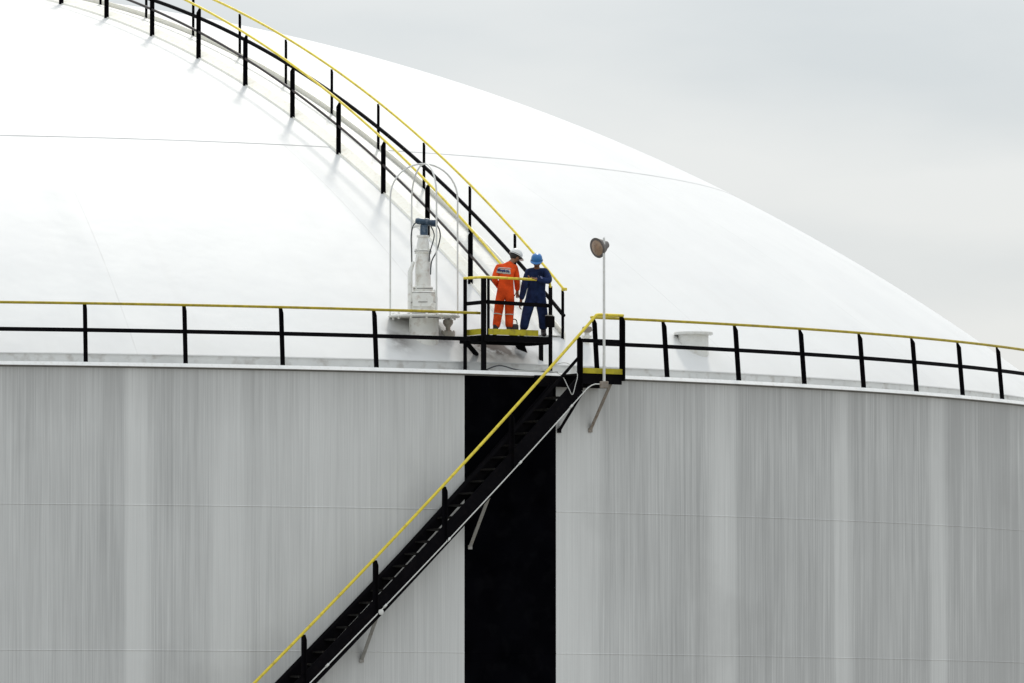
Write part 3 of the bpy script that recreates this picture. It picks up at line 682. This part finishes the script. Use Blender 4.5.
    for q in (0,):             # crown ridge
        hm.tube([hb + up * (.119 * math.sin(t) + .002) * (1 - .08 * abs(q)) + f * (.118 * math.cos(t)) + sd * q * .03 for t in spans(.5, PI - .5, .25)], .006, 6)
    ho = hm.build('helmet', helmet, body)
    hr_ = MB(); hr_.lathe([(.0, -.11), (.06, -.1), (.092, -.06), (.1, .0), (.09, .04)], hb - f * .022, up, 20); hr_.build('hair', M['hair'], body)
    MB().tube([hb - up * .005 + sd * .108 * math.cos(t) + f * .128 * math.sin(t) for t in spans(0, 2 * PI, .3)], .012, 6).build('harness_band', M['hair'], ho)
    for s_ in (-1, 1):
        MB().lathe([(0, -.008), (.011, 0), (.006, .009), (0, .01)], hc + f * .088 + sd * s_ * .034 + up * .012, f, 10).build('eye', M['hair'], body)
    MB().tube([hc + f * .083 - up * .062 + sd * x for x in (-.024, 0, .024)], .006, 6).build('mouth', M['boot'], body)
    # straps / tape
    return body, co, W, f, sd

s0 = 1 / 51.6
def px(x, y, d, ox, oy=334.0): return ((x - ox) * s0, d, (oy - y) * s0)
# the man in orange: back to us, bowed to the right
OX = 506.5
def q(x, y, d=0): return px(x, y, d, OX)
P1 = dict(pelvis=q(506, 291), waist=q(506, 280, .02), chest=q(506.5, 268, .05), neck=q(511.3, 258.6, .13), Lhip=q(500.7, 293), Rhip=q(509.8, 293), Lknee=q(498, 311.5, .05), Rknee=q(509.3, 311.5, .05),
          Lankle=q(495.6, 328.5, -.02), Rankle=q(509, 328.5, .02), Lsho=q(498, 264.3, .04), Rsho=q(515.2, 264.8, .1), Lelb=q(494.2, 277, -.05), Relb=q(517, 278, .08), Lhand=q(500, 286, .22), Rhand=q(517.5, 290, .22), Lfoot=(-.2, 1, 0), Rfoot=(.35, 1, 0))
o1 = FL + pt * .46 + pn * .37; o1 = V((14.736 + (OX - 484.5) / 51.45, o1.y, ZF))
b1, co1, W1, f1, sd1 = person(o1, P1, M['orange'], M['helm_white'], (.75, .45, -.62), (.38, .25, .86), 'worker in orange coverall and white helmet seen from behind, head bowed on the platform')
# the man in blue: facing us, leaning over the rail
BX = 535.5
def q2(x, y, d=0): return px(x, y, d, BX)
P2 = dict(pelvis=q2(535, 294, .05), waist=q2(535.5, 284, .0), chest=q2(536.5, 271.5, -.08), neck=q2(537, 263.6, -.19), Lhip=q2(530.5, 296, .05), Rhip=q2(541, 296, .05), Lknee=q2(526, 313, -.02), Rknee=q2(543.2, 313, .0),
          Lankle=q2(523, 328.5, .03), Rankle=q2(543.5, 328.5, .06), Lsho=q2(528, 268.5, -.1), Rsho=q2(545.6, 267.5, -.1), Lelb=q2(524, 284.5, -.12), Relb=q2(550.2, 278.3, -.26), Lhand=q2(520.5, 299, -.1), Rhand=q2(534, 276.2, -.37), Lfoot=(-.35, -1, 0), Rfoot=(.2, -1, 0))
o2 = V((14.736 + (BX - 484.5) / 51.45, 0, ZF)); tt = (o2.x - FL.x - pn.x * .3) / pt.x; o2.y = (FL + pt * tt + pn * .3).y
b2, co2, W2, f2, sd2 = person(o2, P2, M['navy'], M['helm_blue'], (-.12, -.8, -.75), (0, -.42, .9), 'worker in navy coverall and blue helmet leaning forearms on the platform rail', 1.1)

# printed patch and reflective tape, following the clothes
def wrap(target, pts, name, material, parent, off=.006, th=.0):
    """project a grid of points onto a clothing mesh along +y (pts given slightly in front, camera side)"""
    from mathutils.bvhtree import BVHTree
    me = target.data; bvh = BVHTree.FromPolygons([target.matrix_basis @ v.co for v in me.vertices], [p.vertices[:] for p in me.polygons])
    rows = []
    for row in pts:
        r = []
        for p in row:
            loc, nrm, i, d = bvh.find_nearest(V(p))
            if nrm.y > 0 and False: nrm = -nrm
            r.append(loc + nrm * off)
        rows.append(r)
    return rows
def patch(target, rows, name, material, parent):
    b = MB(); n = len(rows[0]); vs = [p for r in rows for p in r]; fs = []
    for i in range(len(rows) - 1):
        for k in range(n - 1): fs.append((i * n + k, i * n + k + 1, (i + 1) * n + k + 1, (i + 1) * n + k))
    b.add(vs, fs, 0, True); o = b.build(name, material, parent)
    sm = o.modifiers.new('t', 'SOLIDIFY'); sm.thickness = .003; sm.offset = -1
    return o
def grid(cx, cz, w, h, y, nx=14, nz=5, slope=0.0):
    return [[(cx + w * (i / (nx - 1) - .5), y, cz + h * (k / (nz - 1) - .5) + slope * (i / (nx - 1) - .5) * w) for i in range(nx)] for k in range(nz)]
ch = W1['chest']
pr = patch(co1, wrap(co1, grid(ch.x - .035, ch.z + .03, .29, .115, ch.y - .3, slope=-.09), '', None, None), 'back_print', M['reflect'], co1)
for i in range(6):
    if i == 0: continue
    patch(co1, wrap(co1, grid(ch.x - .15 + .043 * i, ch.z + .04 - .0039 * (i - 2.5), .032, .065, ch.y - .3, 5, 4), '', None, None, .011), 'printed_letter', M['navy_ink'], pr)
patch(co1, wrap(co1, grid(ch.x - .0, ch.z + .115, .3, .022, ch.y - .3, 14, 3, -.1), '', None, None, .007), 'shoulder_tape', M['reflect'], co1)
def band(target, c, axis, r, h, name, parent):
    from mathutils.bvhtree import BVHTree
    me = target.data; bvh = BVHTree.FromPolygons([target.matrix_basis @ v.co for v in me.vertices], [p.vertices[:] for p in me.polygons])
    axis = axis.normalized(); x = axis.cross(V((0, 1, 0))).normalized(); y = axis.cross(x); rows = []
    for z in (-h / 2, 0, h / 2):
        rr = []
        for k in range(25):
            d = math.cos(2 * PI * k / 24) * x + math.sin(2 * PI * k / 24) * y; o_ = c + axis * z
            hit = bvh.ray_cast(o_, d, .3)
            rr.append((hit[0] if hit[0] else o_ + d * r) + d * .005)
        rows.append(rr)
    patch(target, rows, name, M['reflect'], parent)
for s_ in 'LR':
    band(co1, W1[s_ + 'knee'] + (W1[s_ + 'ankle'] - W1[s_ + 'knee']) * .06, W1[s_ + 'ankle'] - W1[s_ + 'knee'], .09, .02, 'leg_tape', co1)
M['navy_tape'] = mat('dull_blue_tape', (.09, .11, .24), .7)
c2 = W2['chest']
for dx in (-.11, .12):
    patch(co2, wrap(co2, grid(c2.x + dx, c2.z + .0, .045, .16, c2.y - .35, 3, 8), '', None, None, .014), 'shoulder_strap', M['navy_tape'], co2)

patch(co2, wrap(co2, grid(c2.x + .035, c2.z + .1, .06, .05, c2.y - .35, 4, 4), '', None, None, .02), 'collar_badge', M['reflect'], co2)

# ------------------------------------------------------------------ camera
cam = bpy.data.cameras.new('camera'); co = bpy.data.objects.new('camera', cam); COL.objects.link(co)
co.location = (15.27, -179.24, 10.06); co.rotation_euler = (PI / 2 + .0554, 0, 0)
cam.sensor_width = 36; cam.lens = 8000 / 1024 * 36; cam.clip_end = 8000; cam.clip_start = 1
S.camera = co

# ------------------------------------------------------------------ light: bright overcast, veiled sun high behind the dome
EL, AZ = 47, 5                                            # sun elevation, and azimuth from +Y towards +X
w = bpy.data.worlds.new('World'); S.world = w; w.use_nodes = True
N = w.node_tree.nodes; L = w.node_tree.links; bg = N['Background']
sky = N.new('ShaderNodeTexSky'); sky.sky_type = 'NISHITA'; sky.sun_disc = False
sky.sun_elevation = R_(EL); sky.sun_rotation = R_(AZ); sky.air_density = 1; sky.dust_density = 2
tc = N.new('ShaderNodeTexCoord'); sx = N.new('ShaderNodeSeparateXYZ'); L.new(tc.outputs['Generated'], sx.inputs[0])
mp = N.new('ShaderNodeMapping'); mp.inputs['Scale'].default_value = (1, 1, 3.2); mp.inputs['Location'].default_value = (.31, .2, .12); L.new(tc.outputs['Generated'], mp.inputs[0])
n1 = N.new('ShaderNodeTexNoise'); n1.inputs['Scale'].default_value = 12; n1.inputs['Detail'].default_value = 6; n1.inputs['Roughness'].default_value = .5; L.new(mp.outputs[0], n1.inputs['Vector'])
def wm(op, a_, b_):
    n = N.new('ShaderNodeMath'); n.operation = op
    for i, x in enumerate((a_, b_)):
        if isinstance(x, (int, float)): n.inputs[i].default_value = x
        else: L.new(x, n.inputs[i])
    return n.outputs[0]
# long flat cloud banks low over the horizon, warped by the noise, dying out higher up
n2 = N.new('ShaderNodeTexNoise'); n2.inputs['Scale'].default_value = 5; n2.inputs['Detail'].default_value = 3; L.new(mp.outputs[0], n2.inputs['Vector'])
ph = wm('ADD', sx.outputs[2], wm('MULTIPLY', wm('SUBTRACT', n2.outputs['Fac'], .5), .045))
bands = wm('SINE', wm('MULTIPLY', wm('SUBTRACT', ph, .069), 2 * PI / .0245), 0)
env = N.new('ShaderNodeMapRange'); env.inputs[1].default_value = .09; env.inputs[2].default_value = .2; env.inputs[3].default_value = .15; env.inputs[4].default_value = 0; L.new(sx.outputs[2], env.inputs[0])
cf = wm('ADD', n1.outputs['Fac'], wm('MULTIPLY', bands, env.outputs[0]))
cl = N.new('ShaderNodeValToRGB'); L.new(cf, cl.inputs[0])
cl.color_ramp.elements[0].position = .28; cl.color_ramp.elements[0].color = (.76, .82, .865, 1)
cl.color_ramp.elements[1].position = .68; cl.color_ramp.elements[1].color = (.955, .985, 1.0, 1)
gr = N.new('ShaderNodeMapRange'); gr.inputs[1].default_value = 0; gr.inputs[2].default_value = 1; gr.inputs[3].default_value = 5.4; gr.inputs[4].default_value = 9.9; L.new(sx.outputs[2], gr.inputs[0])
mu = N.new('ShaderNodeVectorMath'); mu.operation = 'SCALE'; L.new(cl.outputs[0], mu.inputs[0]); L.new(gr.outputs[0], mu.inputs[3])
mix = N.new('ShaderNodeMix'); mix.data_type = 'RGBA'; mix.inputs[0].default_value = .9
L.new(sky.outputs[0], mix.inputs[6]); L.new(mu.outputs[0], mix.inputs[7]); L.new(mix.outputs[2], bg.inputs['Color'])
bg.inputs['Strength'].default_value = .1
sun = bpy.data.lights.new('sun', 'SUN'); sun.energy = 1.2; sun.angle = R_(6.5); sun.color = (1, .95, .87)
so = bpy.data.objects.new('sun', sun); COL.objects.link(so)
sd_ = V((math.sin(R_(AZ)) * math.cos(R_(EL)), math.cos(R_(AZ)) * math.cos(R_(EL)), math.sin(R_(EL))))
so.rotation_euler = sd_.to_track_quat('Z', 'Y').to_euler(); so.location = (0, 0, 60)
S.view_settings.view_transform = 'Standard'; S.view_settings.look = 'None'; S.view_settings.exposure = .48; S.view_settings.gamma = 1
S.cycles.max_bounces = 6
